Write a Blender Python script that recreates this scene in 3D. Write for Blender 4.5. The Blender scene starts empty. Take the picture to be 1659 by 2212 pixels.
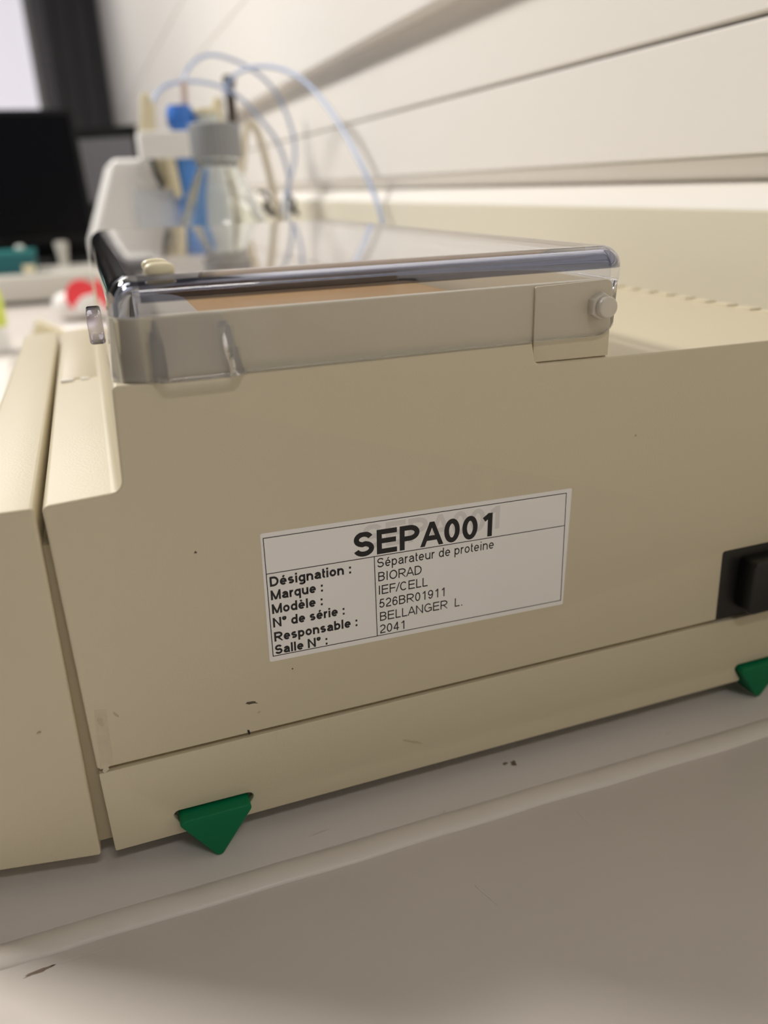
import bpy, bmesh, math, random
from mathutils import Vector, Matrix

random.seed(7)
sc = bpy.context.scene
COL = sc.collection
S = 0.001                                             # all lengths below are millimetres
PI = math.pi

# ------------------------------------------------------------------ camera
cam_d = bpy.data.cameras.new('camera')
cam = bpy.data.objects.new('camera', cam_d)
COL.objects.link(cam)
cam.matrix_world = Matrix(((0.9407646, 0.1566796, -0.3006883, 0.0201572),
                           (-0.3375206, 0.3483323, -0.8744967, -0.1954498),
                           (-0.0322764, 0.9241840, 0.3805813, 0.1775725),
                           (0, 0, 0, 1)))
cam_d.sensor_fit = 'VERTICAL'
cam_d.sensor_height = 24.0
cam_d.sensor_width = 18.0
cam_d.lens = 18.612
cam_d.clip_start = 0.01
cam_d.dof.use_dof = True
cam_d.dof.focus_distance = 0.228
cam_d.dof.aperture_fstop = 5.2
sc.camera = cam

# ------------------------------------------------------------------ world, lamps, exposure
world = bpy.data.worlds.new('room_light')
sc.world = world
world.use_nodes = True
wn = world.node_tree
wb = wn.nodes['Background']
wtc = wn.nodes.new('ShaderNodeTexCoord')               # dim ceiling overhead, brighter room at eye level
wsep = wn.nodes.new('ShaderNodeSeparateXYZ')
wmap = wn.nodes.new('ShaderNodeMapRange')
wmap.inputs['From Min'].default_value = -1
wramp = wn.nodes.new('ShaderNodeValToRGB')
wramp.color_ramp.elements[0].position = 0.0
wramp.color_ramp.elements[0].color = (0.10, 0.095, 0.09, 1)
wramp.color_ramp.elements[1].position = 1.0
wramp.color_ramp.elements[1].color = (0.035, 0.034, 0.036, 1)
for p_, c_ in ((0.5, (0.34, 0.326, 0.305, 1)), (0.66, (0.27, 0.26, 0.245, 1)), (0.84, (0.05, 0.049, 0.05, 1))):
    e_ = wramp.color_ramp.elements.new(p_)
    e_.color = c_
wn.links.new(wtc.outputs['Generated'], wsep.inputs[0])
wn.links.new(wsep.outputs['Z'], wmap.inputs['Value'])
wn.links.new(wmap.outputs[0], wramp.inputs[0])
wmx = wn.nodes.new('ShaderNodeMapRange')               # dimmer room towards the left, brighter towards the right
wmx.inputs['From Min'].default_value = -1
wmx.inputs['From Max'].default_value = 1
wmx.inputs['To Min'].default_value = 0.34
wmx.inputs["To Max"].default_value = 1.5
wn.links.new(wsep.outputs['X'], wmx.inputs['Value'])
wn.links.new(wramp.outputs[0], wb.inputs[0])
wn.links.new(wmx.outputs[0], wb.inputs[1])


def area_lamp(name, loc, target, sx, sy, power, colour):
    d = bpy.data.lights.new(name, 'AREA')
    d.shape = 'RECTANGLE'
    d.size, d.size_y = sx, sy
    d.energy = power
    d.color = colour
    o = bpy.data.objects.new(name, d)
    COL.objects.link(o)
    o.location = loc
    o.rotation_euler = (Vector(target) - Vector(loc)).to_track_quat('-Z', 'Y').to_euler()
    return o


WARM = (1.0, 0.955, 0.89)
area_lamp('ceiling_lamp', (-1.02, 1.18, 1.72), (0.12, 0.15, 0), 0.5, 0.26, 42, WARM)
area_lamp('ceiling_lamp', (-0.75, 3.1, 1.9), (-0.3, 2.7, 0), 1.2, 0.35, 24, WARM)
area_lamp('side_fill', (0.26, -0.85, 1.15), (0.16, 0.1, 0.1), 0.5, 0.07, 3.6, WARM)  # added fill, out of frame, brightens the near side towards the right

sc.view_settings.view_transform = 'Standard'
sc.view_settings.look = 'None'
sc.view_settings.exposure = 0.08
sc.view_settings.gamma = 1.0
sc.view_settings.use_curve_mapping = False
try:
    sc.cycles.use_denoising = True
    sc.cycles.max_bounces = 16
    sc.cycles.transmission_bounces = 14
    sc.cycles.transparent_max_bounces = 16
    sc.cycles.glossy_bounces = 8
    sc.cycles.sample_clamp_indirect = 6.0
except Exception:
    pass


# ------------------------------------------------------------------ materials
def lin(c):
    return tuple(((v / 255) / 12.92 if v / 255 <= 0.04045 else ((v / 255 + 0.055) / 1.055) ** 2.4) for v in c) + (1.0,)


def mat(name, rgb, rough=0.5, vary=0.05, scale=40.0, bump=0.0, bscale=900.0, metal=0.0, trans=0.0, ior=1.5, emit=0.0, coat=0.0, spec=None):
    m = bpy.data.materials.new(name)
    m.use_nodes = True
    nt = m.node_tree
    b = nt.nodes['Principled BSDF']
    b.inputs['Roughness'].default_value = rough
    b.inputs['Metallic'].default_value = metal
    b.inputs['IOR'].default_value = ior
    b.inputs['Transmission Weight'].default_value = trans
    if coat:
        b.inputs['Coat Weight'].default_value = coat
        b.inputs['Coat Roughness'].default_value = 0.08
    if spec is not None:
        b.inputs['Specular IOR Level'].default_value = spec
    c = lin(rgb)
    tc = nt.nodes.new('ShaderNodeTexCoord')
    nz = nt.nodes.new('ShaderNodeTexNoise')
    nz.inputs['Scale'].default_value = scale
    nz.inputs['Detail'].default_value = 4
    nt.links.new(tc.outputs['Object'], nz.inputs['Vector'])
    mx = nt.nodes.new('ShaderNodeMix')
    mx.data_type = 'RGBA'
    mx.inputs[6].default_value = tuple(v * (1 - vary) for v in c[:3]) + (1,)
    mx.inputs[7].default_value = tuple(min(1, v * (1 + vary)) for v in c[:3]) + (1,)
    nt.links.new(nz.outputs['Fac'], mx.inputs[0])
    nt.links.new(mx.outputs[2], b.inputs['Base Color'])
    if emit:
        b.inputs['Emission Color'].default_value = c
        b.inputs['Emission Strength'].default_value = emit
    if bump:
        n2 = nt.nodes.new('ShaderNodeTexNoise')
        n2.inputs['Scale'].default_value = bscale
        n2.inputs['Detail'].default_value = 3
        nt.links.new(tc.outputs['Object'], n2.inputs['Vector'])
        bp = nt.nodes.new('ShaderNodeBump')
        bp.inputs['Strength'].default_value = bump
        bp.inputs['Distance'].default_value = 0.0004
        nt.links.new(n2.outputs['Fac'], bp.inputs['Height'])
        nt.links.new(bp.outputs['Normal'], b.inputs['Normal'])
    return m


M = dict(
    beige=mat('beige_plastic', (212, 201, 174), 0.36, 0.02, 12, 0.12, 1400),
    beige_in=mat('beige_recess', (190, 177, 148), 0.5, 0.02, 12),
    membrane=mat('membrane_panel', (206, 195, 172), 0.42, 0.02, 12),
    wall=mat('white_panel', (240, 236, 231), 0.45, 0.02, 6, 0.05, 300),
    upstand=mat('cream_panel', (228, 222, 204), 0.45, 0.02, 6, 0.05, 300),
    wall_far=mat('painted_wall', (214, 212, 208), 0.7, 0.03, 3),
    bench=mat('bench_laminate', (211, 204, 199), 0.38, 0.04, 25, 0.08, 700),
    bead=mat('bench_bead', (222, 215, 208), 0.38, 0.04, 60, 0.1, 500),
    stain=mat('brown_stain', (120, 104, 88), 0.6, 0.3, 400),
    faint=mat('faint_stain', (206, 199, 191), 0.6, 0.1, 300),
    scuff=mat('dark_scuff', (88, 76, 60), 0.6, 0.3, 900),
    scuff2=mat('pale_scuff', (190, 178, 152), 0.5, 0.12, 500),
    tape=mat('old_tape', (203, 191, 166), 0.3, 0.12, 350),
    green=mat('green_plastic', (0, 114, 72), 0.5, 0.06, 60, 0.1, 900, spec=0.25),
    black=mat('black_plastic', (14, 14, 14), 0.4, 0.1, 60),
    socket=mat('socket_black', (22, 19, 17), 0.45, 0.1, 60),
    paper=mat('label_paper', (243, 240, 237), 0.32, 0.02, 30),
    ink=mat('black_ink', (16, 15, 18), 0.5, 0.0, 30),
    ghost=mat('show_through', (224, 220, 217), 0.35, 0.02, 30),
    lid=mat('clear_lid', (222, 227, 242), 0.02, 0.0, 5, trans=1.0, ior=1.55),
    edge=mat('lid_edge_dark_band', (132, 137, 158), 0.02, 0.0, 5, trans=1.0, ior=1.55),  # dark band of reflection and refraction put into the near edge's tint
    sheet=None,
    glass=mat('bottle_glass', (250, 253, 252), 0.0, 0.0, 5, trans=1.0, ior=1.47),
    cream=mat('cream_rubber', (232, 222, 190), 0.35, 0.03, 80),
    tan=mat('tan_tray', (176, 138, 84), 0.4, 0.08, 30),
    taupe=mat('taupe_plastic', (176, 166, 146), 0.4, 0.03, 40),
    steel=mat('steel', (190, 186, 180), 0.25, 0.02, 30, metal=1.0),
    dark_steel=mat('brown_steel', (82, 72, 64), 0.35, 0.05, 40, metal=0.6),
    pin=mat('hinge_pin', (214, 206, 192), 0.18, 0.02, 30, coat=0.6),
    cap=mat('grey_cap', (150, 153, 157), 0.5, 0.03, 60, 0.1, 500),
    blue=mat('blue_plastic', (84, 146, 226), 0.4, 0.05, 50),
    blue_dark=mat('blue_cap', (62, 124, 216), 0.4, 0.05, 50),
    white=mat('white_plastic', (246, 245, 244), 0.38, 0.02, 20),
    white2=mat('white_panel_plastic', (222, 226, 232), 0.35, 0.02, 20),
    pink=mat('pink_tube', (206, 184, 176), 0.4, 0.05, 50),
    tubing=mat('blue_tubing', (176, 192, 226), 0.25, 0.04, 50),
    ctube=mat('cream_tubing', (222, 212, 188), 0.4, 0.04, 50),
    vial=mat('frosted_vial', (214, 220, 216), 0.4, 0.03, 50),
    screen=mat('dark_screen', (7, 7, 12), 0.2, 0.0, 10, spec=0.12),
    screen2=mat('grey_screen', (104, 104, 110), 0.4, 0.03, 10),
    bezel=mat('monitor_bezel', (14, 14, 17), 0.5, 0.0, 10, spec=0.2),
    stand=mat('silver_stand', (190, 188, 182), 0.35, 0.02, 20),
    riser=mat('grey_riser', (206, 203, 196), 0.5, 0.03, 20),
    teal=mat('teal_card', (10, 92, 100), 0.5, 0.08, 30),
    teal2=mat('teal_edge', (46, 128, 130), 0.5, 0.05, 30),
    red=mat('red_print', (250, 66, 78), 0.4, 0.03, 40),
    yellow=mat('yellow_green', (214, 226, 96), 0.5, 0.04, 40),
    pillar=mat('dark_curtain', (92, 90, 95), 0.8, 0.08, 8),
    pillar2=mat('dark_frame', (112, 109, 118), 0.6, 0.05, 8),
    frame=mat('window_frame', (206, 204, 206), 0.5, 0.02, 8),
    sky=mat('bright_pane', (226, 222, 230), 0.3, 0.0, 8, emit=0.75),
    floor=mat('floor_vinyl', (150, 146, 140), 0.5, 0.06, 6),
)




def thin_sheet(name, rgb, f0=0.045):
    """A thin flat clear plastic sheet: straight-through view plus a mirror sheen that grows at grazing angles."""
    m = bpy.data.materials.new(name)
    m.use_nodes = True
    nt = m.node_tree
    nt.nodes.clear()
    out = nt.nodes.new('ShaderNodeOutputMaterial')
    mix = nt.nodes.new('ShaderNodeMixShader')
    tr = nt.nodes.new('ShaderNodeBsdfTransparent')
    gl = nt.nodes.new('ShaderNodeBsdfGlossy')
    lw = nt.nodes.new('ShaderNodeLayerWeight')
    lw.inputs['Blend'].default_value = 0.5
    pw = nt.nodes.new('ShaderNodeMath')
    pw.operation = 'POWER'
    pw.inputs[1].default_value = 4.0
    ma = nt.nodes.new('ShaderNodeMath')
    ma.operation = 'MULTIPLY_ADD'
    ma.inputs[1].default_value = 1 - f0
    ma.inputs[2].default_value = f0
    tr.inputs[0].default_value = lin(rgb)
    gl.inputs['Color'].default_value = (1, 1, 1, 1)
    gl.inputs['Roughness'].default_value = 0.03
    nt.links.new(lw.outputs['Facing'], pw.inputs[0])
    nt.links.new(pw.outputs[0], ma.inputs[0])
    nt.links.new(ma.outputs[0], mix.inputs[0])
    nt.links.new(tr.outputs[0], mix.inputs[1])
    nt.links.new(gl.outputs[0], mix.inputs[2])
    nt.links.new(mix.outputs[0], out.inputs[0])
    return m


M['sheet'] = thin_sheet('clear_sheet', (249, 250, 254), 0.035)
M['tab'] = thin_sheet('tab_sheet', (234, 232, 240), 0.05)


# ------------------------------------------------------------------ helpers
def new():
    return bmesh.new()


def empty(name, loc, label, cat, group=None):
    o = bpy.data.objects.new(name, None)
    o.empty_display_size = 0.02
    COL.objects.link(o)
    o.location = Vector(loc) * S
    tag(o, label, cat, group)
    return o


def tag(o, label, cat, group=None):
    o['label'] = label
    o['category'] = cat
    if group:
        o['group'] = group
    return o


def root_loc(p):
    v = Vector((0, 0, 0))
    while p is not None:
        v = v + p.location
        p = p.parent
    return v


def obj(name, bm, m, parent=None, origin=None, smooth=35, label=None, tri=True):
    """Link a bmesh given in millimetres, world axes, as one mesh object."""
    bmesh.ops.recalc_face_normals(bm, faces=bm.faces)
    big = [f for f in bm.faces if len(f.verts) > 4]
    if big and tri:
        bmesh.ops.triangulate(bm, faces=big, ngon_method='EAR_CLIP')
    off = root_loc(parent)
    loc = Vector((0, 0, 0))
    if origin is not None:
        loc = Vector(origin) * S - off
    me = bpy.data.meshes.new(name)
    tot = off + loc
    for v in bm.verts:
        v.co = v.co * S - tot
    bm.to_mesh(me)
    bm.free()
    me.materials.append(m)
    for p in me.polygons:
        p.use_smooth = True
    if smooth is not None:
        me.set_sharp_from_angle(angle=math.radians(smooth))
    o = bpy.data.objects.new(name, me)
    COL.objects.link(o)
    o.location = loc
    if parent is not None:
        o.parent = parent
    if label:
        o['label'] = label
    return o


def struct(name, bm, m, origin=None, parent=None):
    o = obj(name, bm, m, parent, origin)
    if parent is None:
        o['kind'] = 'structure'
    return o


def box(bm, x0, x1, y0, y1, z0, z1, r=0.0, seg=3):
    vs = [bm.verts.new((x, y, z)) for x in (x0, x1) for y in (y0, y1) for z in (z0, z1)]
    f = [(0, 1, 3, 2), (4, 6, 7, 5), (0, 4, 5, 1), (2, 3, 7, 6), (0, 2, 6, 4), (1, 5, 7, 3)]
    fs = [bm.faces.new([vs[i] for i in q]) for q in f]
    if r > 0:
        es = list({e for q in fs for e in q.edges})
        bmesh.ops.recalc_face_normals(bm, faces=fs)
        bmesh.ops.bevel(bm, geom=es, offset=r, segments=seg, profile=0.5, affect='EDGES', clamp_overlap=True)
    return bm


def round_poly(pts, radii, seg=6):
    """2D polygon with each corner replaced by an arc."""
    out = []
    n = len(pts)
    for i in range(n):
        p = Vector(pts[i])
        r = radii[i] if isinstance(radii, (list, tuple)) else radii
        if r <= 0:
            out.append(p)
            continue
        a = (Vector(pts[i - 1]) - p).normalized()
        b = (Vector(pts[(i + 1) % n]) - p).normalized()
        ang = a.angle(b)
        t = r / math.tan(ang / 2)
        c = p + (a + b).normalized() * (r / math.sin(ang / 2))
        s, e = p + a * t - c, p + b * t - c
        a0 = math.atan2(s.y, s.x)
        d = (math.atan2(e.y, e.x) - a0 + PI) % (2 * PI) - PI
        for k in range(seg + 1):
            q = a0 + d * k / seg
            out.append(c + Vector((math.cos(q), math.sin(q))) * r)
    return out


def inset(poly, d):
    n = len(poly)
    area = sum(poly[i - 1].x * poly[i].y - poly[i].x * poly[i - 1].y for i in range(n))
    sg = 1 if area > 0 else -1
    out = []
    for i in range(n):
        p0, p, p1 = poly[i - 1], poly[i], poly[(i + 1) % n]
        e0, e1 = (p - p0).normalized(), (p1 - p).normalized()
        n0, n1 = Vector((-e0.y, e0.x)) * sg, Vector((-e1.y, e1.x)) * sg
        m = n0 + n1
        m = m.normalized() if m.length > 1e-6 else n0
        k = max(0.5, m.dot(n0))
        out.append(p + m * (d / k))
    return out


def prism(bm, poly, y0, y1, r=0.0, seg=4, ends=(True, True), axis='Y'):
    """Extrude an (x, z) polygon along y with rounded rims."""
    poly = [Vector(p) for p in poly]
    rings = []
    sgn = 1 if y1 > y0 else -1
    if r > 0 and ends[0]:
        for k in range(seg):
            t = PI / 2 * k / seg
            rings.append((inset(poly, r * (1 - math.sin(t))), y0 + sgn * r * (1 - math.cos(t))))
        rings.append((poly, y0 + sgn * r))
    else:
        rings.append((poly, y0))
    if r > 0 and ends[1]:
        rings.append((poly, y1 - sgn * r))
        for k in range(seg - 1, -1, -1):
            t = PI / 2 * k / seg
            rings.append((inset(poly, r * (1 - math.sin(t))), y1 - sgn * r * (1 - math.cos(t))))
    else:
        rings.append((poly, y1))
    vr = []
    for pl, y in rings:
        if axis == 'Y':
            vr.append([bm.verts.new((p.x, y, p.y)) for p in pl])
        elif axis == 'X':
            vr.append([bm.verts.new((y, p.x, p.y)) for p in pl])
        else:
            vr.append([bm.verts.new((p.x, p.y, y)) for p in pl])
    n = len(poly)
    for a, b in zip(vr, vr[1:]):
        for i in range(n):
            bm.faces.new((a[i - 1], a[i], b[i], b[i - 1]))
    bm.faces.new(vr[0])
    bm.faces.new(list(reversed(vr[-1])))
    return bm


def lathe(bm, prof, cx, cy, seg=48, close=False):
    """prof = list of (radius, z)."""
    rings = []
    for r, z in prof:
        if r < 1e-6:
            rings.append([bm.verts.new((cx, cy, z))])
        else:
            rings.append([bm.verts.new((cx + r * math.cos(2 * PI * i / seg), cy + r * math.sin(2 * PI * i / seg), z)) for i in range(seg)])
    pairs = list(zip(rings, rings[1:]))
    if close:
        pairs.append((rings[-1], rings[0]))
    for a, b in pairs:
        for i in range(seg):
            j = (i + 1) % seg
            if len(a) == 1 and len(b) > 1:
                bm.faces.new((a[0], b[i], b[j]))
            elif len(b) == 1 and len(a) > 1:
                bm.faces.new((a[i], a[j], b[0]))
            elif len(a) > 1:
                bm.faces.new((a[i], a[j], b[j], b[i]))
    return bm


def smooth_path(pts, n=10):
    P = [Vector(p) for p in pts]
    P = [P[0] * 2 - P[1]] + P + [P[-1] * 2 - P[-2]]
    out = []
    for i in range(1, len(P) - 2):
        for k in range(n):
            t = k / n
            out.append(0.5 * ((2 * P[i]) + (P[i + 1] - P[i - 1]) * t + (2 * P[i - 1] - 5 * P[i] + 4 * P[i + 1] - P[i + 2]) * t * t
                              + (3 * P[i] - P[i - 1] - 3 * P[i + 1] + P[i + 2]) * t ** 3))
    out.append(P[-2])
    return out


def tube(bm, pts, r, seg=12, n=10, radii=None):
    path = smooth_path(pts, n) if n > 1 else [Vector(p) for p in pts]
    up = Vector((0.13, 0.3, 0.94))
    rings = []
    for i, p in enumerate(path):
        d = (path[min(i + 1, len(path) - 1)] - path[max(i - 1, 0)]).normalized()
        u = up - d * up.dot(d)
        u = u.normalized() if u.length > 1e-3 else d.orthogonal().normalized()
        up = u
        w = d.cross(u)
        rr = r if radii is None else radii[0] + (radii[1] - radii[0]) * i / (len(path) - 1)
        rings.append([bm.verts.new(p + (u * math.cos(2 * PI * k / seg) + w * math.sin(2 * PI * k / seg)) * rr) for k in range(seg)])
    for a, b in zip(rings, rings[1:]):
        for k in range(seg):
            bm.faces.new((a[k - 1], a[k], b[k], b[k - 1]))
    bm.faces.new(rings[0])
    bm.faces.new(list(reversed(rings[-1])))
    return bm


def blob(bm, c, sx, sy, sz, seg=20, rings=10, power=1.0):
    def sp(v):
        return math.copysign(abs(v) ** power, v)
    prof = []
    rows = []
    for j in range(rings + 1):
        t = -PI / 2 + PI * j / rings
        if j in (0, rings):
            rows.append([bm.verts.new((c[0], c[1], c[2] + sz * math.sin(t)))])
        else:
            rows.append([bm.verts.new((c[0] + sx * sp(math.cos(t)) * sp(math.cos(2 * PI * i / seg)),
                                       c[1] + sy * sp(math.cos(t)) * sp(math.sin(2 * PI * i / seg)),
                                       c[2] + sz * sp(math.sin(t)))) for i in range(seg)])
    for a, b in zip(rows, rows[1:]):
        for i in range(seg):
            j = (i + 1) % seg
            if len(a) == 1:
                bm.faces.new((a[0], b[i], b[j]))
            elif len(b) == 1:
                bm.faces.new((a[i], a[j], b[0]))
            else:
                bm.faces.new((a[i], a[j], b[j], b[i]))
    return bm


def patch(bm, pts, plane, level, thick=0.12):
    """A thin irregular mark lying on a plane: 'Z' horizontal at z=level, 'Y' upright at y=level."""
    n = len(pts)
    if plane == 'Z':
        a = [bm.verts.new((x, y, level)) for x, y in pts]
        b = [bm.verts.new((x, y, level + thick)) for x, y in pts]
    else:
        a = [bm.verts.new((x, level, z)) for x, z in pts]
        b = [bm.verts.new((x, level - thick, z)) for x, z in pts]
    bm.faces.new(a)
    bm.faces.new(list(reversed(b)))
    for i in range(n):
        bm.faces.new((a[i - 1], a[i], b[i], b[i - 1]))
    return bm


# ================================================================== SETTING
BZ = -9.0                                             # bench surface
YW0, YW1 = -1400, 5700

# wall behind the bench: cladding boards with reveals between them
bm = new()
prism(bm, [(345, 241.2), (345, 183), (322, 184.6), (320, 186), (320, 240.2), (321, 241.2)], YW0, YW1)
prism(bm, [(345, 306), (345, 243.2), (321, 243.2), (320, 244.2), (320, 306)], YW0, YW1)
prism(bm, [(350, 306.2), (302, 306.2), (301, 307.5), (301, 437), (304, 438.5), (304, 440), (301, 441.5), (301, 560), (305, 562), (305, 564), (301, 566), (301, 2300), (350, 2300)], YW0, YW1)
prism(bm, [(345, 1100), (420, 1100), (420, -760), (345, -760)], YW0, YW1)
struct('wall_right', bm, M['wall'])

bm = new()
prism(bm, [(345, 183), (345, 174.3), (334, 174.3), (321.4, 184.4), (322, 184.5)], YW0, YW1)
struct('trim_1', bm, M['wall'])
bm = new()
prism(bm, [(345, 161.4), (345, BZ), (315, BZ), (315, 160.6), (315.8, 161.4)], YW0, YW1)
struct('trim_2', bm, M['upstand'])
bm = new()
prism(bm, [(345, 174.1), (345, 161.5), (315.6, 161.5), (333.5, 173.8), (334, 174.1)], YW0, YW1)
struct('trim_3', bm, M['wall'])

bm = new()
box(bm, -3000, 300, 5600, 5700, -760, 2300)
struct('wall_back', bm, M['wall_far'])
bm = new()
box(bm, -3000, 420, -1500, 5700, -780, -760)
struct('floor', bm, M['floor'])

# window in the end wall
bm = new()
box(bm, -1100, -112, 5588, 5598, 640, 2200)
w = struct('window_1', bm, M['sky'])
bm = new()
box(bm, -112, -72, 5560, 5599, 600, 2240, 4)
box(bm, -1140, -1100, 5560, 5599, 600, 2240, 4)
box(bm, -1100, -112, 5560, 5599, 600, 640, 4)
obj('window_frame', bm, M['frame'], w)

# dark curtain / pier beside the window
bm = new()
pts = []
for i in range(61):
    t = i / 60
    x = -64 + 366 * t
    pts.append((x, 5470 + 18 * math.sin(t * 23) + 6 * math.sin(t * 61)))
poly = pts + [(x, y + 60) for x, y in reversed(pts)]
prism(bm, poly, 0, 2290, axis='Z')
pc = empty('curtain', (120, 5500, 0), 'tall dark grey curtain beside the bright window at the end of the room', 'curtain')
obj('fabric', bm, M['pillar'], pc)
bm = new()
box(bm, -70, 0, 5440, 5462, 0, 2290, 3)
obj('edge_band', bm, M['pillar2'], pc)

# ================================================================== BENCH
bench = empty('lab_bench', (-50, 600, -760), 'white laminate lab bench with a raised joint bead running under the beige instrument', 'bench')
YB = 2900
bm = new()
box(bm, -420, 314.5, -13, YB, BZ - 30, BZ, 0.6, 2)
obj('worktop', bm, M['bench'], bench)
bm = new()
box(bm, -420, 314.5, -700, -20.5, BZ - 31, BZ - 0.8, 0.6, 2)
obj('worktop', bm, M['bench'], bench)
bm = new()
n = 60
rows = []
for i in range(n + 1):
    x = -419 + 733 * i / n
    wob = 0.25 * math.sin(i * 1.7) + 0.2 * math.sin(i * 0.6)
    ring = []
    for k in range(11):
        a = PI * k / 10
        ring.append(bm.verts.new((x, -16.8 + wob - 4.3 * math.cos(a), BZ - 1.2 + 1.9 * math.sin(a))))
    ring.append(bm.verts.new((x, -12.5, BZ - 28)))
    ring.append(bm.verts.new((x, -21.1, BZ - 28)))
    rows.append(ring)
for a, b in zip(rows, rows[1:]):
    for k in range(len(a)):
        bm.faces.new((a[k - 1], a[k], b[k], b[k - 1]))
bm.faces.new(rows[0])
bm.faces.new(rows[-1])
obj('joint_bead', bm, M['bead'], bench)
bm = new()
box(bm, -400, -380, -680, YB - 20, -760, BZ - 31)
obj('side_panel', bm, M['white'], bench)


def splat(cx, cy, rx, ry, rot, n=14, jag=0.35):
    out = []
    for i in range(n):
        a = 2 * PI * i / n
        k = 1 + random.uniform(-jag, jag)
        x, y = rx * math.cos(a) * k, ry * math.sin(a) * k
        out.append((cx + x * math.cos(rot) - y * math.sin(rot), cy + x * math.sin(rot) + y * math.cos(rot)))
    return out


for (cx, cy, rx, ry, rot, m, lvl) in ((128.6, 0.5, 1.1, 0.7, 0.3, 'stain', BZ), (131.4, -0.6, 1.0, 1.4, -0.4, 'stain', BZ), (100, -12.4, 0.9, 0.4, 0.4, 'faint', BZ),
                                      (-21, -25.0, 3.4, 0.55, 0.12, 'stain', BZ - 0.8), (-10, -24.3, 8, 0.3, 0.03, 'faint', BZ - 0.8),
                                      (60, -6.5, 3.2, 0.35, 0.1, 'faint', BZ), (44, -75, 1.0, 0.8, 0.8, 'stain', BZ - 0.8), (190, -7, 1.4, 0.4, 0.2, 'faint', BZ),
                                      (140, -30, 0.3, 3.0, 0.1, 'faint', BZ - 0.8), (98, -45, 0.3, 5.5, 0.35, 'faint', BZ - 0.8)):
    bm = new()
    patch(bm, splat(cx, cy, rx, ry, rot), 'Z', lvl, 0.06)
    obj('stain_mark', bm, M[m], bench)

# ================================================================== THE INSTRUMENT
inst = empty('isoelectric_focusing_cell', (120, 140, BZ),
             'beige protein separator with clear hinged lid, green feet and white inventory label', 'lab instrument')
DY = 285.0
# upper housing
prof = [(0.2, 29.3), (0.2, 108.6), (19.2, 109.6), (20.6, 135.8), (132.8, 135.8), (134.0, 129.6), (158.5, 129.2), (262, 128.4),
        (262, 29.3), (250, 29.3), (250, 56.4), (210.9, 56.4), (212.0, 29.3)]
rad = [1.0, 1.6, 3.2, 1.4, 1.0, 1.8, 0, 3.0, 1.0, 0, 0, 0.8, 0]
bm = new()
prism(bm, round_poly(prof, rad, 6), 0, DY, 0.8, 4)
housing = obj('upper_housing', bm, M['beige'], inst)
# lower base strip
bm = new()
prism(bm, round_poly([(0.6, -0.4), (0.4, 27.9), (262, 28.0), (262, -0.4), (243.4, -0.4), (249.2, 7.2), (222.8, 7.2), (228.0, -0.4), (37.5, -0.4), (43.5, 8.0), (17.0, 8.2), (22.4, -0.4)],
                     [0.6, 0.6, 0.6, 0.6, 0.8, 1.6, 1.6, 0.8, 0.8, 1.6, 1.6, 0.8]), 0, 3.0, 0.3, 3)
obj('base_strip', bm, M['beige'], inst)
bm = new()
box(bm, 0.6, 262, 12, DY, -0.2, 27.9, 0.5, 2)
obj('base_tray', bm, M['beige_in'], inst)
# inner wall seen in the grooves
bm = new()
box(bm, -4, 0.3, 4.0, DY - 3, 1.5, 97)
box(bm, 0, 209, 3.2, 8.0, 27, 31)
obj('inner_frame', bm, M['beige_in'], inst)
# front bezel (left)
bm = new()
A = round_poly([(-1.5, 108.5), (-18.6, 107.8), (-72, -0.4), (-3.4, -0.4)], [1.2, 2.0, 0.9, 0.9], 5)
prism(bm, A, 0, DY, 0.8, 4)
for v in bm.verts:                                     # the near end draws back towards its lower front corner
    if v.co.y < 5:
        v.co.y += max(0, (-v.co.x - 4)) * 0.17
obj('front_bezel', bm, M['beige'], inst)
# membrane keypad on the sloping ledge
bm = new()
box(bm, 2.6, 16.5, 146, 276, 107.4, 109.55, 0.25, 2)
obj('keypad_panel', bm, M['membrane'], inst)
bm = new()
for (a, b) in ((2.2, 7.2), (9.8, 13.2)):
    box(bm, a, b, 142.4, 145.0, 107.4, 109.75, 0.3, 2)
obj('panel_end_bars', bm, M['wall'], inst)  # two short white bars at the panel's near end

# cell rim standing on the housing
bm = new()
R1 = round_poly([(23.6, 127), (23.6, 150.8), (158.3, 151.2), (158.3, 127)], [0, 1.2, 2.4, 0])
prism(bm, R1, 1.7, 4.8, 0.6, 3)
box(bm, 23.6, 26.6, 4.8, DY - 8, 127, 150.8, 0.4, 2)
box(bm, 155.3, 158.3, 4.8, DY - 8, 127, 151.0, 0.4, 2)
R2 = round_poly([(23.6, 127), (23.6, 150.8), (158.3, 151.2), (158.3, 127)], [0, 1.2, 2.4, 0])
prism(bm, R2, DY - 8, DY - 5, 0.6, 3)
obj('cell_rim', bm, M['beige'], inst)
# hinge bracket plate just proud of the rim
bm = new()
prism(bm, round_poly([(133.6, 129.9), (133.6, 150.6), (158.3, 151.2), (158.3, 129.6)], [1.0, 0.5, 2.2, 0]), 0.9, 1.7, 0.25, 2)
hb = obj('hinge_bracket', bm, M['beige'], inst)
# vent ribs along the rear top edge
for k in range(20):
    y = 14 + k * 12.4
    bm = new()
    box(bm, 256.5, 262.3, y, y + 8.4, 127.0, 129.1, 0.5, 2)
    obj('vent_rib', bm, M['beige'], inst)

# clear lid: a rounded shell open below, with a finger bulge on the near side
bm = new()
LX0, LX1, LY0, LY1, LZ = 23.2, 162.6, -0.4, 287.0, 160.0
FR = 5.8


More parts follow.
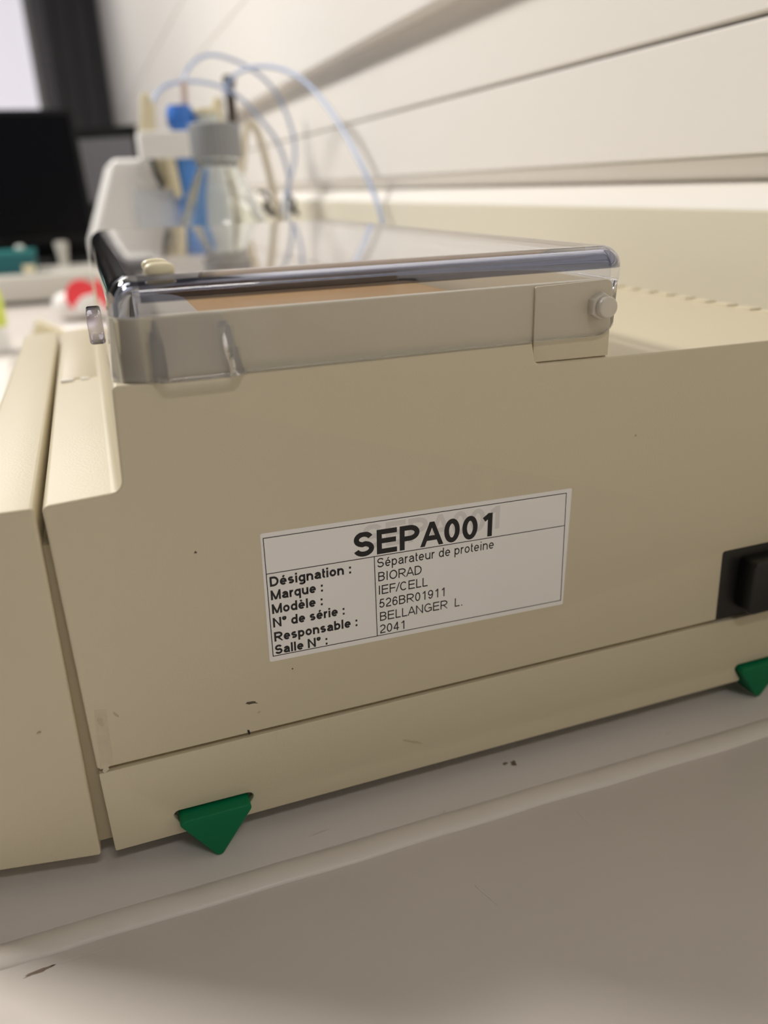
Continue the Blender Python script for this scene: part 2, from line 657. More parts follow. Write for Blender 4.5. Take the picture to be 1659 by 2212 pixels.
def lid_loop():
    pts = []
    r = 6.8

    def arc(cx, cy, a0, a1, k):
        for i in range(k + 1):
            a = a0 + (a1 - a0) * i / k
            pts.append((cx + r * math.cos(a), cy + r * math.sin(a), math.cos(a), math.sin(a)))
    arc(LX0 + r, LY0 + r, PI, 1.5 * PI, 10)
    k = 110
    for i in range(1, k):
        pts.append((LX0 + r + (LX1 - LX0 - 2 * r) * i / k, LY0, 0, -1))
    arc(LX1 - r, LY0 + r, 1.5 * PI, 2 * PI, 10)
    for i in range(1, 30):
        pts.append((LX1, LY0 + r + (LY1 - LY0 - 2 * r) * i / 30, 1, 0))
    arc(LX1 - r, LY1 - r, 0, 0.5 * PI, 8)
    for i in range(1, 40):
        pts.append((LX1 - r - (LX1 - LX0 - 2 * r) * i / 40, LY1, 0, 1))
    arc(LX0 + r, LY1 - r, 0.5 * PI, PI, 8)
    for i in range(1, 30):
        pts.append((LX0, LY1 - r - (LY1 - LY0 - 2 * r) * i / 30, -1, 0))
    return pts


def ss(a, b, x):
    t = max(0.0, min(1.0, (x - a) / (b - a)))
    return t * t * (3 - 2 * t)


loop = lid_loop()
NZ = 14
NF = 10
rings = []
for j in range(NZ + NF + 2):
    ring = []
    for (x, y, nx, ny) in loop:
        zb = 135.9
        if x > 153.0:                                  # rounded lower corner at the hinge end
            q = min(1.0, (x - 153.0) / 9.6)
            zb = 135.9 + 12.0 * (1 - math.sqrt(max(0.0, 1 - q * q)))
        if nx > 0.5:
            zb = 150.5
        zt = LZ - FR
        if j <= NZ:
            z = zb + (zt - zb) * j / NZ
            ins = 0
        elif j <= NZ + NF:
            a = PI / 2 * (j - NZ) / NF
            z = zt + FR * math.sin(a)
            ins = FR * (1 - math.cos(a))
        else:
            z = LZ
            ins = FR + 0.6
        px, py = x - nx * ins, y - ny * ins
        drop = max(0.0, LZ - z)
        if nx < -0.3:
            px -= 0.09 * drop * min(1, -nx)
        if ny < -0.7 and x < 60:
            b = ss(29.5 + 0.06 * (z - 136), 33 + 0.02 * (z - 136), x) * (1 - ss(49.6 - 0.22 * (z - 136), 52.6 - 0.18 * (z - 136), x))
            py -= 3.4 * b * ss(1, 18, drop - 4)
        ring.append(bm.verts.new((px, py, z)))
    rings.append(ring)
for a, b in zip(rings, rings[1:]):
    for i in range(len(a)):
        bm.faces.new((a[i - 1], a[i], b[i], b[i - 1]))
bm.faces.new(rings[-1])
bmesh.ops.recalc_face_normals(bm, faces=bm.faces)
nl = len(loop)
for f in bm.faces:                                     # flat walls and top are thin sheet, the moulded edges solid plastic, the near one tinted to darken it
    c = f.calc_center_median()
    flat_top = c.z > LZ - 0.05
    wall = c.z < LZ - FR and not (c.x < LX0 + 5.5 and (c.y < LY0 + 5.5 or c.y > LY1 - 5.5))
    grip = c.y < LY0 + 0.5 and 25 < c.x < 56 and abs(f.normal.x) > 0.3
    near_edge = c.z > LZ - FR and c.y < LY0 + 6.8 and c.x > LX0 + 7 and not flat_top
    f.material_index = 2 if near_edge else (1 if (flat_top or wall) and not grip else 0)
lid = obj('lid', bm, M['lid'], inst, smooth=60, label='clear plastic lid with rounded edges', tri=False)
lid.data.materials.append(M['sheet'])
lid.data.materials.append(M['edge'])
so = lid.modifiers.new('shell', 'SOLIDIFY')
so.thickness = 0.0024
so.offset = -1
so.use_even_offset = True
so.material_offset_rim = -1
# tab on the front of the lid
bm = new()
box(bm, 17.2, 21.2, 30, 50, 140.8, 148.6, 0.8, 3)
obj('lid_tab', bm, M['tab'], lid)
# small cream bumpers on the lid
for (cx, cy, rx) in ((35.6, 18.5, 3.3), (35.6, 6.2, 3.6)):
    bm = new()
    blob(bm, (cx, cy, LZ + 0.9), rx, 2.2, 1.7, 24, 12, 0.8)
    obj('bumper', bm, M['cream'], lid)
# hinge pin
bm = new()
prism(bm, [(154.0 + 3.9 * math.cos(PI / 6 + k * PI / 3), 144.1 + 3.9 * math.sin(PI / 6 + k * PI / 3)) for k in range(6)], -1.6, 1.2, 0.5, 3)
hp = obj('hinge_pin', bm, M['pin'], inst)
bm = new()
prism(bm, [(154.3 + 3.0 * math.cos(k * PI / 16), 144.0 + 3.0 * math.sin(k * PI / 16)) for k in range(32)], -3.8, -1.5, 0.6, 4)
obj('pin_head', bm, M['pin'], hp)

# tan tray inside the cell
tray = empty('focusing_tray', (92, 140, 136), 'tan focusing tray lying under the clear lid of the beige instrument', 'tray')
bm = new()
box(bm, 48, 150, 12, 268, 136.2, 139.0, 0.8, 2)
obj('tray_floor', bm, M['tan'], tray)
bm = new()
box(bm, 49, 149, 150, 262, 138.8, 152, 1.0, 3)
obj('tray_wall', bm, M['tan'], tray)
bm = new()
box(bm, 29, 46, 12, 268, 136.2, 148, 0.8, 2)
bl = obj('contact_block', bm, M['taupe'], tray)


# green levelling feet: a downward triangular wedge
def foot(xc, zt, w, h, yf, yb):
    bm = new()
    pl = round_poly([(xc - w / 2, zt), (xc + w / 2, zt), (xc - 0.6, zt - h)], [1.3, 1.3, 1.5], 6)
    prism(bm, pl, yf, yb, 0.55, 3)
    return obj('foot', bm, M['green'], inst)


foot(30.2, 7.2, 23.4, 17.2, -4.2, 9)
foot(236.0, 6.2, 23.4, 15.6, -2.4, 9)

# power inlet
bm = new()
box(bm, 211.2, 249.5, 1.2, 3.0, 29.0, 56.0)
box(bm, 211.2, 249.5, 14, 18, 29.0, 56.0)
box(bm, 211.2, 219.5, 3.0, 14, 29.0, 56.0)
box(bm, 243.0, 249.5, 3.0, 14, 29.0, 56.0)
bm.free()
bm = new()
prism(bm, round_poly([(211.2, 29.0), (211.2, 56.0), (249.6, 56.0), (249.6, 29.0)], 0.6), 0.8, 2.2, 0.4, 2)
inlet = obj('power_inlet', bm, M['socket'], inst)
bm = new()
prism(bm, round_poly([(219.5, 32.5), (219.5, 53.0), (246, 53.0), (246, 32.5)], [3, 2, 2, 3]), -6.5, 1.0, 0.8, 3)
obj('plug_body', bm, M['black'], inlet)

# tape remnant and scuffs on the near side
bm = new()
patch(bm, [(2.6, 48.9), (3.9, 48.6), (5.6, 48.2), (5.3, 44), (5.1, 39.5), (4.9, 33), (4.4, 30.2), (3.0, 29.4), (1.0, 29.5), (1.2, 31.5), (1.6, 36), (2.0, 42)], 'Y', 0.0, 0.05)
obj('tape_remnant', bm, M['tape'], inst)
for pts, m in (([(2.6, 31.6), (3.4, 28.8), (2.0, 27.8), (1.5, 28.6)], 'tape'),
               (splat(44.4, 39.8, 1.9, 0.42, -0.2), 'scuff'), (splat(42.9, 29.9, 0.35, 0.9, 0.0), 'ink'), (splat(8.0, 45.8, 0.35, 1.1, 0.6), 'scuff2'),
               (splat(3.6, 44.5, 0.7, 1.6, 0.1), 'scuff2'), (splat(94.4, 11.0, 3.2, 0.45, -0.45), 'scuff2'),
               (splat(34.6, 90.0, 0.35, 0.3, 0.0), 'scuff'), (splat(-12.0, 45.0, 0.5, 0.18, 0.0), 'scuff2'), (splat(57.5, 48.2, 0.25, 0.25, 0.0), 'scuff'), (splat(46.5, 36, 0.5, 0.3, 0.5), 'scuff2'),
               (splat(170, 104, 0.35, 0.4, 0.0), 'scuff2')):
    bm = new()
    lev = 0.02 if pts[0][0] > 0 else 1.2
    patch(bm, pts, 'Y', lev, 0.08 if lev < 1 else 0.3)
    obj('scuff_mark', bm, M[m], inst)

# ------------------------------------------------------------------ inventory label
ang = math.atan2(-2.1, 96.4)
LO = Vector((51.1, 52.1))
LU = Vector((math.cos(ang), math.sin(ang)))
LV = Vector((-math.sin(ang), math.cos(ang)))


def lp(u, v):
    q = LO + LU * u + LV * v
    return (q.x, q.y)


bm = new()
edge = []
prism(bm, round_poly([lp(0, 0), lp(96.4, 0), lp(96.4, 40.1), lp(0, 40.1)], 0.5, 3), -0.10, 0.02)
label = obj('inventory_label', bm, M['paper'], inst, label='white printed inventory label')
bm = new()


def rule(u0, v0, u1, v1, t=0.24):
    d = Vector((u1 - u0, v1 - v0)).normalized() * t / 2
    nrm = Vector((-d.y, d.x))
    q = [(u0 - d.x + nrm.x, v0 - d.y + nrm.y), (u1 + d.x + nrm.x, v1 + d.y + nrm.y), (u1 + d.x - nrm.x, v1 + d.y - nrm.y), (u0 - d.x - nrm.x, v0 - d.y - nrm.y)]
    patch(bm, [lp(*p) for p in q], 'Y', -0.101, 0.02)


rule(0.75, 38.65, 94.5, 38.75)
rule(94.5, 38.75, 95.5, 1.6)
rule(95.5, 1.6, 1.1, 1.7)
rule(1.1, 1.7, 0.75, 38.65)
rule(0.85, 27.9, 94.8, 27.95)
rule(32.2, 27.9, 32.7, 1.7)
obj('table_rule', bm, M['ink'], label, smooth=None)


def ell(cx, cy, rx, ry, a0, a1, n=14):
    return [(cx + rx * math.cos(math.radians(a0 + (a1 - a0) * k / n)), cy + ry * math.sin(math.radians(a0 + (a1 - a0) * k / n))) for k in range(n + 1)]


ADV = dict(A=.931, B=.931, C=1.008, D=1.008, E=.931, F=.853, G=1.086, I=.388, L=.777, M=1.163, N=1.008, O=1.086, P=.931, R=1.008, S=.931)
ADV.update({'/': .388, '.': .388, ':': .43, ' ': .388, '\u00b0': .559, 'i': .33, 'l': .33, 'r': .49, 's': .71, 't': .41})


def glyph(ch, t):
    """Sans-serif letter as stroke centre lines; cap height 1, stroke t. Gives (advance, strokes, low, high)."""
    bold = t > 0.16
    W = ADV.get(ch, .777) * (1.05 if bold and ch.islower() else 1.0)
    sb = .075 if not bold else .055
    h = t / 2
    l, r = sb + h, W - sb - h
    m = (l + r) / 2
    T, B, X = 1 - h, h, .724 - h
    xm = (X + B) / 2
    rw, rh = (r - l) / 2, (X - B) / 2
    lo, hi = 0.0, 1.0
    st = lambda x, a=-.3, b=1.3: [(x, a), (x, b)]
    P = []
    if ch == 'A':
        P = [[(h * .9 - .02, -.1), (m, 1.16)], [(W - h * .9 + .02, -.1), (m, 1.16)], [(l + .1, .33), (r - .1, .33)]]
    elif ch == 'B':
        q = .53
        P = [st(l), [(l - h, T), (m, T)] + ell(m, (T + q) / 2, r - m - .03, (T - q) / 2, 90, -90) + [(l, q)], [(l, q), (m, q)] + ell(m, (q + B) / 2, r - m, (q - B) / 2, 90, -90) + [(l - h, B)]]
    elif ch in 'CG':
        c = (l + r) / 2
        P = [ell(c, .5, (r - l) / 2, .5 - h, 42, 318, 28)]
        if ch == 'G':
            P = [ell(c, .5, (r - l) / 2, .5 - h, 42, 310, 28) + [(r, .17), (r, .47)], [(c + .05, .47), (r + h, .47)]]
    elif ch == 'D':
        P = [st(l), [(l - h, T), (m - .08, T)] + ell(m - .08, .5, r - m + .08, .5 - h, 90, -90, 20) + [(l - h, B)]]
    elif ch in 'EF':
        P = [st(l), [(l - h, T), (r + h, T)], [(l, .53 if ch == 'E' else .5), (r + h - .04, .53 if ch == 'E' else .5)]] + ([[(l - h, B), (r + h, B)]] if ch == 'E' else [])
    elif ch == 'I':
        P = [st(W / 2)]
    elif ch == 'L':
        P = [st(l), [(l - h, B), (r + h, B)]]
    elif ch == 'M':
        P = [st(l), st(r), [(l - .02, 1.05), (m, h * .4)], [(r + .02, 1.05), (m, h * .4)]]
    elif ch == 'N':
        P = [st(l), st(r), [(l - .03, 1.08), (r + .03, -.08)]]
    elif ch == 'O':
        P = [ell(m, .5, rw, .5 - h, 0, 360, 32)]
    elif ch in 'PR':
        q = .46
        P = [st(l), [(l - h, T), (m, T)] + ell(m, (T + q) / 2, r - m, (T - q) / 2, 90, -90) + [(l, q)]]
        if ch == 'R':
            P.append([(m - .06, q), (r + .06, -.1)])
    elif ch == 'S':
        q = .26 - h / 2
        P = [ell(m, .745 - h * .5, rw * .94, q + .01, 22, 180, 14) + ell(m, .745 - h * .5, rw * .94, q - .01, 180, 262, 8) + ell(m, .265 + h * .5, rw, q, 80, 0, 8) + ell(m, .265 + h * .5, rw, q + h * .0, 0, -165, 16)]
    elif ch == '0':
        P = [ell(m, .5, rw, .5 - h, 0, 360, 32)]
    elif ch == '1':
        x = m + .1
        P = [st(x), [(x, .98), (x - .1, .86), (x - .27, .74)]]
    elif ch == '2':
        P = [ell(m, .72, rw, .28 - h, 172, 0, 16) + ell(m - .03, .70, rw + .03, .32, 0, -40, 5) + [(l + .06, .24), (l + .01, B)], [(l - h * .6, B), (r + h, B)]]
    elif ch == '4':
        P = [st(r - .12), [(r - .12, .99), (l - .02, .3)], [(l - h * .8, .28), (r + h, .28)]]
    elif ch == '5':
        P = [[(r + h - .06, T), (l + .12, T), (l + .04, .5)] + ell(m, .33, rw, .33 - h, 150, -165, 22)]
    elif ch in '69':
        P = [ell(m, .325, rw, .325 - h, 0, 360, 26), ell(m, .5, rw, .5 - h, 180, 35, 18) + [], [(l, .5), (l, .33)]]
        if ch == '9':
            P = [[(W - x, 1 - y) for x, y in p] for p in P]
    elif ch == '/':
        P = [[(-.01, -.1), (W + .01, 1.1)]]
    elif ch == '.':
        P = [[(W / 2 - h * 1.1, B), (W / 2 + h * 1.1, B)]]
    elif ch == ':':
        P = [[(W / 2 - h, B), (W / 2 + h, B)], [(W / 2 - h, X), (W / 2 + h, X)]]
    elif ch == '\u00b0':
        P = [ell(W / 2, .82, .13, .13, 0, 360, 18)]
    elif ch in 'oeé\u00e8c':
        P = [ell(m, xm, rw, rh, 0, 360, 26)]
        if ch != 'o':
            P = [ell(m, xm, rw, rh, 0, 318, 26), [(l, xm), (r + h * .9, xm)]]
        if ch == 'é':
            P.append([(m - .04, .79), (m + .12, .98)])
        if ch == '\u00e8':
            P.append([(m + .04, .79), (m - .12, .98)])
    elif ch in 'bdpqg':
        x = l if ch in 'bp' else r
        P = [ell(m, xm, rw, rh, 0, 360, 26)]
        if ch in 'bd':
            P.append(st(x))
        elif ch in 'pq':
            lo, hi = -.28, .724
            P.append(st(x))
        else:
            lo, hi = -.29, .724
            P.append([(r, 1.0), (r, -.05)] + ell(m, -.04, rw, .25 - h, 0, -160, 14))
    elif ch == 'a':
        P = [ell(m, X - .2, rw * .92, .2, 165, 0, 12) + [(r - .02, .12), (r + .03, -.1)], [(r - .02, .44), (m, .40)] + ell(m - .02, .225, rw * .9, .225 - h, 100, 330, 14) + [(r - .02, .26)]]
        hi = .74
    elif ch == 'i':
        P = [[(W / 2, 0), (W / 2, .724)], [(W / 2, 1 - t * .95), (W / 2, 1)]]
    elif ch == 'l':
        P = [st(W / 2)]
    elif ch in 'nu':
        q = min(rw, .26)
        P = [[(l, 0), (l, .724)], [(l, .42)] + ell(m, X - q, rw, q, 180, 0, 14) + [(r, 0)]]
        if ch == 'u':
            P = [[(W - x, .724 - y) for x, y in p] for p in P]
    elif ch == 'r':
        P = [[(l, 0), (l, .724)], [(l, .42)] + ell(l + .24, X - .25, .24, .25, 180, 78, 8)]
    elif ch == 's':
        q = rh / 2
        P = [ell(m, X - q, rw * .92, q, 30, 255, 16) + ell(m, B + q, rw, q, 80, -150, 16)]
    elif ch == 't':
        P = [[(m - .03, .95)] + [(m - .03, .22)] + ell(m + .1, .2, .13, .2 - h, 180, 285, 8), [(l - h * .9, X), (r + h, X)]]
    hi2 = 1.0 if hi > .8 else hi
    return W, P, lo, hi2


def text(body, u, v, width, cap, t, m='ink', y=-0.115, name='printed_text'):
    """Flat lettering on the label, left edge and baseline at (u, v), fitted to the given width."""
    x = 0.0
    quads = []
    for ch in body:
        W, P, lo, hi = glyph(ch, t)
        for ip, path in enumerate(P):
            pts = [Vector(p) for p in path]
            n = len(pts)
            closed = n > 3 and (pts[0] - pts[-1]).length < 1e-6
            L_, R_ = [], []
            for i in range(n):
                a = pts[i - 1] if i > 0 else (pts[-2] if closed else None)
                b = pts[i + 1] if i < n - 1 else (pts[1] if closed else None)
                d0 = (pts[i] - a) if a is not None else None
                d1 = (b - pts[i]) if b is not None else None
                if d0 is None or d0.length < 1e-6:
                    d0 = d1
                if d1 is None or d1.length < 1e-6:
                    d1 = d0
                d0, d1 = d0.normalized(), d1.normalized()
                n0, n1 = Vector((-d0.y, d0.x)), Vector((-d1.y, d1.x))
                mm = (n0 + n1)
                mm = mm.normalized() if mm.length > 1e-3 else n0
                k = (t / 2) / max(.6, mm.dot(n0))
                L_.append(pts[i] + mm * k)
                R_.append(pts[i] - mm * k)
            for q in L_ + R_:
                q.y = max(lo, min(hi, q.y))
            for i in range(n - 1):
                quads.append([(x + q.x, q.y, y - 0.002 * ip) for q in (L_[i], L_[i + 1], R_[i + 1], R_[i])])
        x += W
    xs = [p[0] for q in quads for p in q]
    x0, x1 = min(xs), max(xs)
    sx = width / (x1 - x0)
    off = root_loc(label)
    b = new()
    for q in quads:
        vs = []
        for px, py, yy in q:
            w = lp(u + (px - x0) * sx, v + py * cap)
            vs.append(b.verts.new(Vector((w[0], yy, w[1])) * S - off))
        f = b.faces.new(vs)
        f.normal_update()
        if f.normal.y > 0:
            f.normal_flip()
    me = bpy.data.meshes.new(name)
    b.to_mesh(me)
    b.free()
    me.materials.append(M[m])
    o = bpy.data.objects.new(name, me)
    COL.objects.link(o)
    o.parent = label
    return o


text('SEPA001', 29.0, 30.6, 43.0, 7.4, 0.2, 'ghost', -0.1005, 'ghost_text')
text('SEPA001', 26.2, 28.45, 43.4, 7.6, 0.205)
for body, u, v, w_ in (('Désignation :', 1.65, 23.85, 23.5), ('Marque :', 1.65, 19.65, 15.0), ('Modèle :', 1.7, 15.3, 14.7), ('N° de série :', 1.7, 10.95, 21.1), ('Responsable :', 1.8, 6.35, 24.8), ('Salle N° :', 1.8, 2.1, 15.5)):
    text(body, u, v, w_, 3.05, 0.213)
for body, u, v, w_ in (('Séparateur de proteine', 33.1, 24.2, 37.3), ('BIORAD', 33.3, 19.75, 13.6), ('IEF/CELL', 33.45, 15.4, 15.4), ('526BR01911', 33.5, 10.95, 20.9), ('BELLANGER  L.', 33.65, 6.55, 26.8), ('2041', 33.6, 2.3, 7.8)):
    text(body, u, v, w_, 2.95, 0.13)

# ================================================================== GLASS BOTTLE
BX, BY = 154.5, 660.0
bot = empty('glass_bottle', (BX, BY, BZ), 'clear glass reagent bottle with grey screw cap standing behind the clear lid', 'bottle')
bm = new()
outer = [(0, BZ + 0.3), (40, BZ + 0.3), (47, BZ + 3), (49, BZ + 8), (49, 112), (48, 124), (46, 138), (40.5, 155), (31.5, 176), (23.4, 192), (19.5, 198), (19.3, 201), (21.5, 203), (21.5, 206), (18.6, 208), (18.6, 226)]
inner = [(16.4, 226), (16.4, 200), (21.2, 190.7), (29.3, 175), (38.3, 154), (43.8, 137.4), (45.8, 123.5), (46.8, 112), (46.8, BZ + 9), (40, BZ + 4.5), (0, BZ + 3.4)]
lathe(bm, outer + inner, BX, BY, 64)
obj('bottle_body', bm, M['glass'], bot, smooth=60)
bm = new()
cp = []
N = 120
for i in range(N):
    a = 2 * PI * i / N
    r = 24.3 + (0.5 if (i % 4) in (0, 1) else 0.0)
    cp.append((BX + r * math.cos(a), BY + r * math.sin(a)))
prism(bm, cp, 206.6, 237.6, 1.6, 4, axis='Z')
obj('screw_cap', bm, M['cap'], bot)

# ================================================================== WHITE PUMP WITH HOLDER
pump = empty('laboratory_pump', (110, 960, BZ), 'white sloped lab pump housing with holder bar behind the glass bottle', 'lab pump')
bm = new()
prism(bm, round_poly([(24, BZ + 1), (24, 118), (64.5, 217), (206, 217), (206, BZ + 1)], [3, 14, 11, 10, 3]), 890, 1080, 7, 5)
obj('pump_housing', bm, M['white'], pump)
bm = new()
prism(bm, round_poly([(84, 60), (84, 180), (200, 180), (200, 60)], 3), 884.5, 891, 2, 3)
obj('front_panel', bm, M['white2'], pump)
bm = new()
box(bm, 97, 204, 846, 851, 214.5, 243.5, 1.5, 3)
box(bm, 97, 102, 850, 896, 214.5, 243.5, 1.5, 3)
box(bm, 199, 204, 850, 896, 214.5, 243.5, 1.5, 3)
obj('holder_bar', bm, M['white'], pump)
bm = new()
prism(bm, [(101, 243), (107, 284), (114, 284.5), (121, 272), (119, 243)], 862, 884, 1.5, 3)
cl = obj('tube_clip', bm, M['cream'], pump)
bm = new()
prism(bm, [(112, 215), (123, 180), (131, 182), (124, 216)], 868, 884, 1.2, 2)
prism(bm, [(122, 216), (132, 172), (140, 172), (136, 216)], 858, 872, 1.2, 2)
obj('clip_stem', bm, M['cream'], pump)
bm = new()
prism(bm, [(106, 216), (110, 196), (117, 180), (122, 186), (114, 204), (112, 216)], 856, 866, 1.2, 2)
obj('clip_lever', bm, M['black'], pump)
bm = new()
prism(bm, [(188, 243), (189, 266), (193, 281), (200, 283), (203, 274), (200, 243)], 884, 898, 1.5, 3)
obj('tube_clip', bm, M['cream'], pump)

# blue column held behind the bar
colm = empty('blue_column', (148, 872, 96), 'bright blue column upright in the white holder bar', 'column')
bm = new()
lathe(bm, [(0, 96), (12.5, 96), (13.2, 98), (13.6, 262), (0, 262)], 150, 872, 32)
obj('barrel', bm, M['blue'], colm)
bm = new()
lathe(bm, [(0, 249.5), (14.8, 249.5), (15.6, 251), (15.6, 266), (14.8, 268), (13.6, 268.2), (13.2, 272), (0, 272)], 149, 872, 32)
cc = obj('column_cap', bm, M['blue_dark'], colm)
bm = new()
box(bm, 162, 171, 868, 876, 254, 262, 1.2, 2)
obj('side_port', bm, M['blue_dark'], cc)
bm = new()
tube(bm, [(156, 872, 271), (157, 872, 282), (158, 873, 297)], 4.0, 14, 4)
obj('inlet_tube', bm, M['pink'], colm)

# vial in the holder
vial = empty('sample_vial', (183, 872, 214), 'frosted white vial with cream rim in the holder bar above the grey cap', 'vial')
bm = new()
lathe(bm, [(0, 214), (13, 214), (14.5, 216), (14.5, 262), (0, 262)], 180, 872, 32)
obj('vial_body', bm, M['vial'], vial)
bm = new()
lathe(bm, [(0, 262), (16.5, 262), (17, 263), (17, 267.5), (16, 268.5), (0, 268.5)], 180, 872, 32)
obj('vial_cap', bm, M['cream'], vial)

# support rod on its base
st = empty('support_stand', (222, 932, BZ), 'dark brown metal support rod standing beside the white pump', 'stand')
bm = new()
prism(bm, round_poly([(212, 900), (212, 960), (262, 960), (262, 900)], 4), BZ + 0.2, BZ + 12, 1.5, 3, axis='Z')
obj('stand_base', bm, M['bezel'], st)
bm = new()
tube(bm, [(219, 932, 0), (221, 932, 150), (222, 932, 304)], 6.0, 20, 6)
obj('rod', bm, M['dark_steel'], st)
bm = new()
tube(bm, [(209.5, 932, 180), (209.5, 932, 285)], 3.4, 14, 2)
obj('rod', bm, M['white'], st, label='thin white rod')
bm = new()
lathe(bm, [(0, 300), (7.5, 300), (8, 302), (8, 309), (6, 311), (0, 311)], 222, 932, 24)
obj('rod_cap', bm, M['bezel'], st)

# ------------------------------------------------------------------ tubing
TUBES = (
    ('long pale blue tube arching lowest from the cream clip to the bench',
     [(117, 876, 268), (122.6, 890, 279.4), (132.3, 900, 290.8), (147.9, 902, 298.2), (174.4, 904, 300.8), (201.6, 904, 296.5), (225.9, 900, 284.4), (252.4, 900, 257.5), (270.9, 900, 231.8), (280.6, 900, 200.8), (281.5, 900, 176), (276, 905, 120), (268, 915, 40), (262, 925, BZ + 2.4)]),
    ('pale blue tube arching highest above the blue column',
     [(158, 873, 296), (162, 905, 305), (170.6, 950, 313.5), (180.8, 950, 325.4), (199.3, 950, 335), (219.5, 950, 334), (247.9, 950, 324.1), (276.2, 950, 304.3), (293.6, 950, 277.4), (304, 950, 244.2), (305, 950, 221.6), (299.9, 950, 198.8), (290.4, 950, 175.8), (281, 950, 140.6), (276, 955, 70), (274, 960, BZ + 2.4)]),
    ('pale blue tube sweeping from the dark rod towards the wall, widest arc',
     [(215, 928, 288), (214, 915, 296), (221.9, 880, 306.2), (238.8, 850, 310), (258.1, 815, 304.9), (274, 775, 289.7), (286.3, 730, 262.6), (294.8, 690, 230.6), (300.5, 650, 195.7), (303.5, 625, 169), (304.4, 605, 143.9), (303, 590, 90), (300, 580, 40), (296, 575, BZ + 2.6)]),
)
for lab, pts in TUBES:
    bm = new()
    tube(bm, pts, 2.3, 12, 10)
    tag(obj('tubing', bm, M['tubing'], None, origin=pts[-1]), lab, 'tubing', 'pale blue tubes behind the bottle')
bm = new()
tube(bm, [(222, 880, BZ + 3), (219, 885, 80), (217, 900, 166), (224.8, 900, 215), (232, 900, 247), (238.5, 900, 254), (245, 900, 247), (251, 898, 225), (257.6, 892, 182), (261, 880, 140), (263, 875, 60), (263, 870, BZ + 3)], 4.3, 14, 10)
tag(obj('tubing', bm, M['ctube'], None, origin=(222, 880, BZ)), 'thick cream rubber tube looping up right of the grey bottle cap', 'tubing')


# black pinch clamps
def pinch(cx, cy, cz, k, lab):
    e = empty('pinch_clamp', (cx, cy, cz), lab, 'clamp')
    b = new()
    tube(b, [(cx - 8 * k, cy, cz + 14 * k), (cx - 2 * k, cy - 3, cz + 13 * k), (cx + 3 * k, cy - 4, cz + 5 * k), (cx - 2 * k, cy - 4, cz - 1 * k), (cx + 2 * k, cy - 4, cz - 9 * k), (cx + 8 * k, cy - 3, cz - 16 * k)], 2.6 * k, 10, 8)
    obj('spring_arm', b, M['black'], e)
    b = new()
    prism(b, round_poly([(cx - 5 * k, cz - 4 * k), (cx + 1 * k, cz + 4 * k), (cx + 10 * k, cz - 10 * k), (cx + 6 * k, cz - 17 * k)], 1.5 * k), cy - 2, cy + 6, 1, 2)
    obj('jaw', b, M['black'], e)


pinch(246, 884, 160, 1.0, 'larger black pinch clamp on the cream tube right of the bottle')
pinch(283, 893, 156, 0.8, 'smaller black pinch clamp on the pale blue tube near the wall')

# ================================================================== MONITORS AND DESK THINGS
riser = empty('monitor_riser', (-160, 1560, BZ), 'long light grey riser on the bench under the big black monitor', 'riser')
bm = new()
box(bm, -415, 60, 1450, 1850, 0, 44, 2, 3)
obj('shelf_box', bm, M['riser'], riser)
for x in (-400, 40):
    bm = new()
    box(bm, x, x + 14, 1475, 1830, BZ, 0.5, 1, 2)
    obj('runner', bm, M['bezel'], riser)

mon = empty('computer_monitor', (-180, 1740, 44), 'large black computer monitor with dark screen at the left, on the grey riser', 'monitor')
bm = new()
prism(bm, round_poly([(-420, 88), (-420, 338), (37, 340), (46, 86)], 4), 1700, 1722, 2, 3)
obj('monitor_case', bm, M['bezel'], mon)
bm = new()
prism(bm, [(-408, 102), (-408, 328), (27, 330), (35, 100)], 1699.2, 1701)
obj('screen', bm, M['screen'], mon)
bm = new()
prism(bm, [(-52, 44), (-50, 96), (-22, 96), (-26, 44)], 1722, 1742, 3, 3)
obj('stand_back', bm, M['bezel'], mon)
bm = new()
prism(bm, round_poly([(-150, 1650), (-150, 1840), (46, 1840), (46, 1690)], 8), 44.2, 50, 1, 2, axis='Z')
obj('stand_foot', bm, M['bezel'], mon)

bm = new()
lathe(bm, [(0, 44.2), (12, 44.2), (12.5, 46), (10, 48), (10, 54), (9.5, 60), (13.5, 88), (11, 93), (0, 94)], -27, 1630, 24)
tag(obj('plastic_tube', bm, M['stand'], None, origin=(-27, 1630, 44)), 'pale upright plastic tube standing under the black monitor', 'tube')

bm = new()
box(bm, -230, -74, 1500, 1570, 44.2, 84, 1.5, 2)
tb = obj('teal_box', bm, M['teal'], None, origin=(-150, 1535, 44))
tag(tb, 'dark teal card box on the grey riser below the monitor', 'box')
bm = new()
box(bm, -231, -73, 1499, 1571, 79, 85.5, 1.0, 2)
obj('box_lid', bm, M['teal2'], tb)
bm = new()
box(bm, -98, -76, 1498.4, 1500, 46, 60)
obj('box_sticker', bm, M['cream'], tb)
bm = new()
blob(bm, (-98, 1520, 90), 9, 7, 5.5, 16, 8)
tag(obj('clear_bead', bm, M['vial'], None, origin=(-98, 1520, 85)), 'small pale lump lying on the teal box', 'bottle stopper')

bm = new()
box(bm, -220, 62, 1843, 1849, 44.2, 118, 2, 3)
dock = obj('computer_case', bm, M['bezel'], None, origin=(-80, 1800, 44))
tag(dock, 'flat black computer case behind the monitor foot on the grey riser', 'computer')

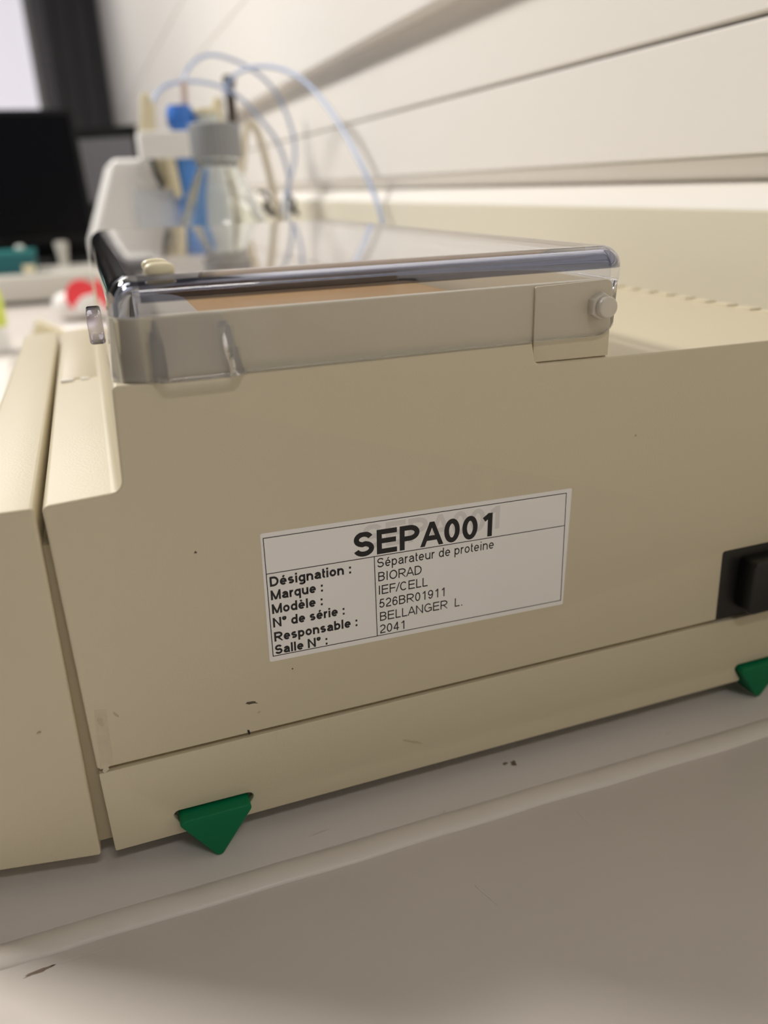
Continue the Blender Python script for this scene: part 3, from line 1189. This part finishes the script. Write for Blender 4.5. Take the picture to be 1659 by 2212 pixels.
m2 = empty('computer_monitor', (120, 2060, BZ), 'smaller grey-faced monitor with black frame, beyond the white pump', 'monitor')
bm = new()
prism(bm, round_poly([(-90, 150), (-90, 318), (178, 330), (178, 150)], 4), 1985, 2010, 2, 3)
obj('monitor_case', bm, M['bezel'], m2)
bm = new()
prism(bm, [(-80, 160), (-80, 294), (166, 304), (166, 160)], 1983.8, 1987)
obj('screen', bm, M['screen2'], m2)
bm = new()
box(bm, 30, 70, 2010, 2030, BZ + 6, 200, 3, 2)
obj('stand_neck', bm, M['bezel'], m2)
bm = new()
box(bm, -40, 140, 1960, 2100, BZ + 0.2, BZ + 8, 3, 2)
obj('stand_foot', bm, M['bezel'], m2)

# white packet with red print
pk = empty('plastic_packet', (-12, 1215, BZ), 'white plastic packet with a round red print, lying beyond the instrument', 'packet')
bm = new()
blob(bm, (-10, 1215, 14), 36, 24, 22, 28, 14, 0.75)
obj('packet_body', bm, M['white'], pk)
bm = new()
tube(bm, [(2, 1186, 30), (2, 1196, 30)], 25, 32, 1)
for v in bm.verts:
    if v.co.y > 1190:
        v.co.z -= 0
obj('red_disc', bm, M['red'], pk, label='red round print')
bm = new()
prism(bm, round_poly([(-14, 3), (-12, 16), (2, 30), (34, 36), (34, 3)], 3), 1180, 1186, 1, 2)
obj('white_flap', bm, M['white'], pk)

bm = new()
box(bm, -34, 30, 1090, 1130, BZ + 0.2, BZ + 3, 0.8, 2)
tag(obj('paper_sheet', bm, M['white'], None, origin=(0, 1110, BZ)), 'white folded paper in front of the red printed packet', 'paper')
bm = new()
prism(bm, [(-75, BZ + 0.2), (-64, 14), (-24, BZ + 0.2)], 1060, 1090, 0.5, 2)
tag(obj('folded_card', bm, M['cream'], None, origin=(-50, 1075, BZ)), 'small cream folded card just beyond the front bezel', 'card')

yb = empty('wash_bottle', (-112, 950, BZ), 'white bottle with yellow-green shoulder cut off by the left edge', 'bottle')
bm = new()
lathe(bm, [(0, BZ + 0.2), (24, BZ + 0.2), (26, BZ + 3), (26, 26), (0, 26)], -118, 960, 32)
obj('bottle_base', bm, M['white'], yb)
bm = new()
lathe(bm, [(26, 25), (26.4, 27), (26.4, 62), (22, 74), (12, 82), (0, 82)], -118, 960, 32)
obj('bottle_shoulder', bm, M['yellow'], yb)
bm = new()
prism(bm, [(-160, 520), (-160, 900), (-92, 900), (-72, 520)], BZ + 0.1, BZ + 0.8, axis='Z')
tag(obj('paper_sheet', bm, M['paper'], None, origin=(-120, 700, BZ)), 'white sheet lying on the bench left of the beige bezel', 'paper')
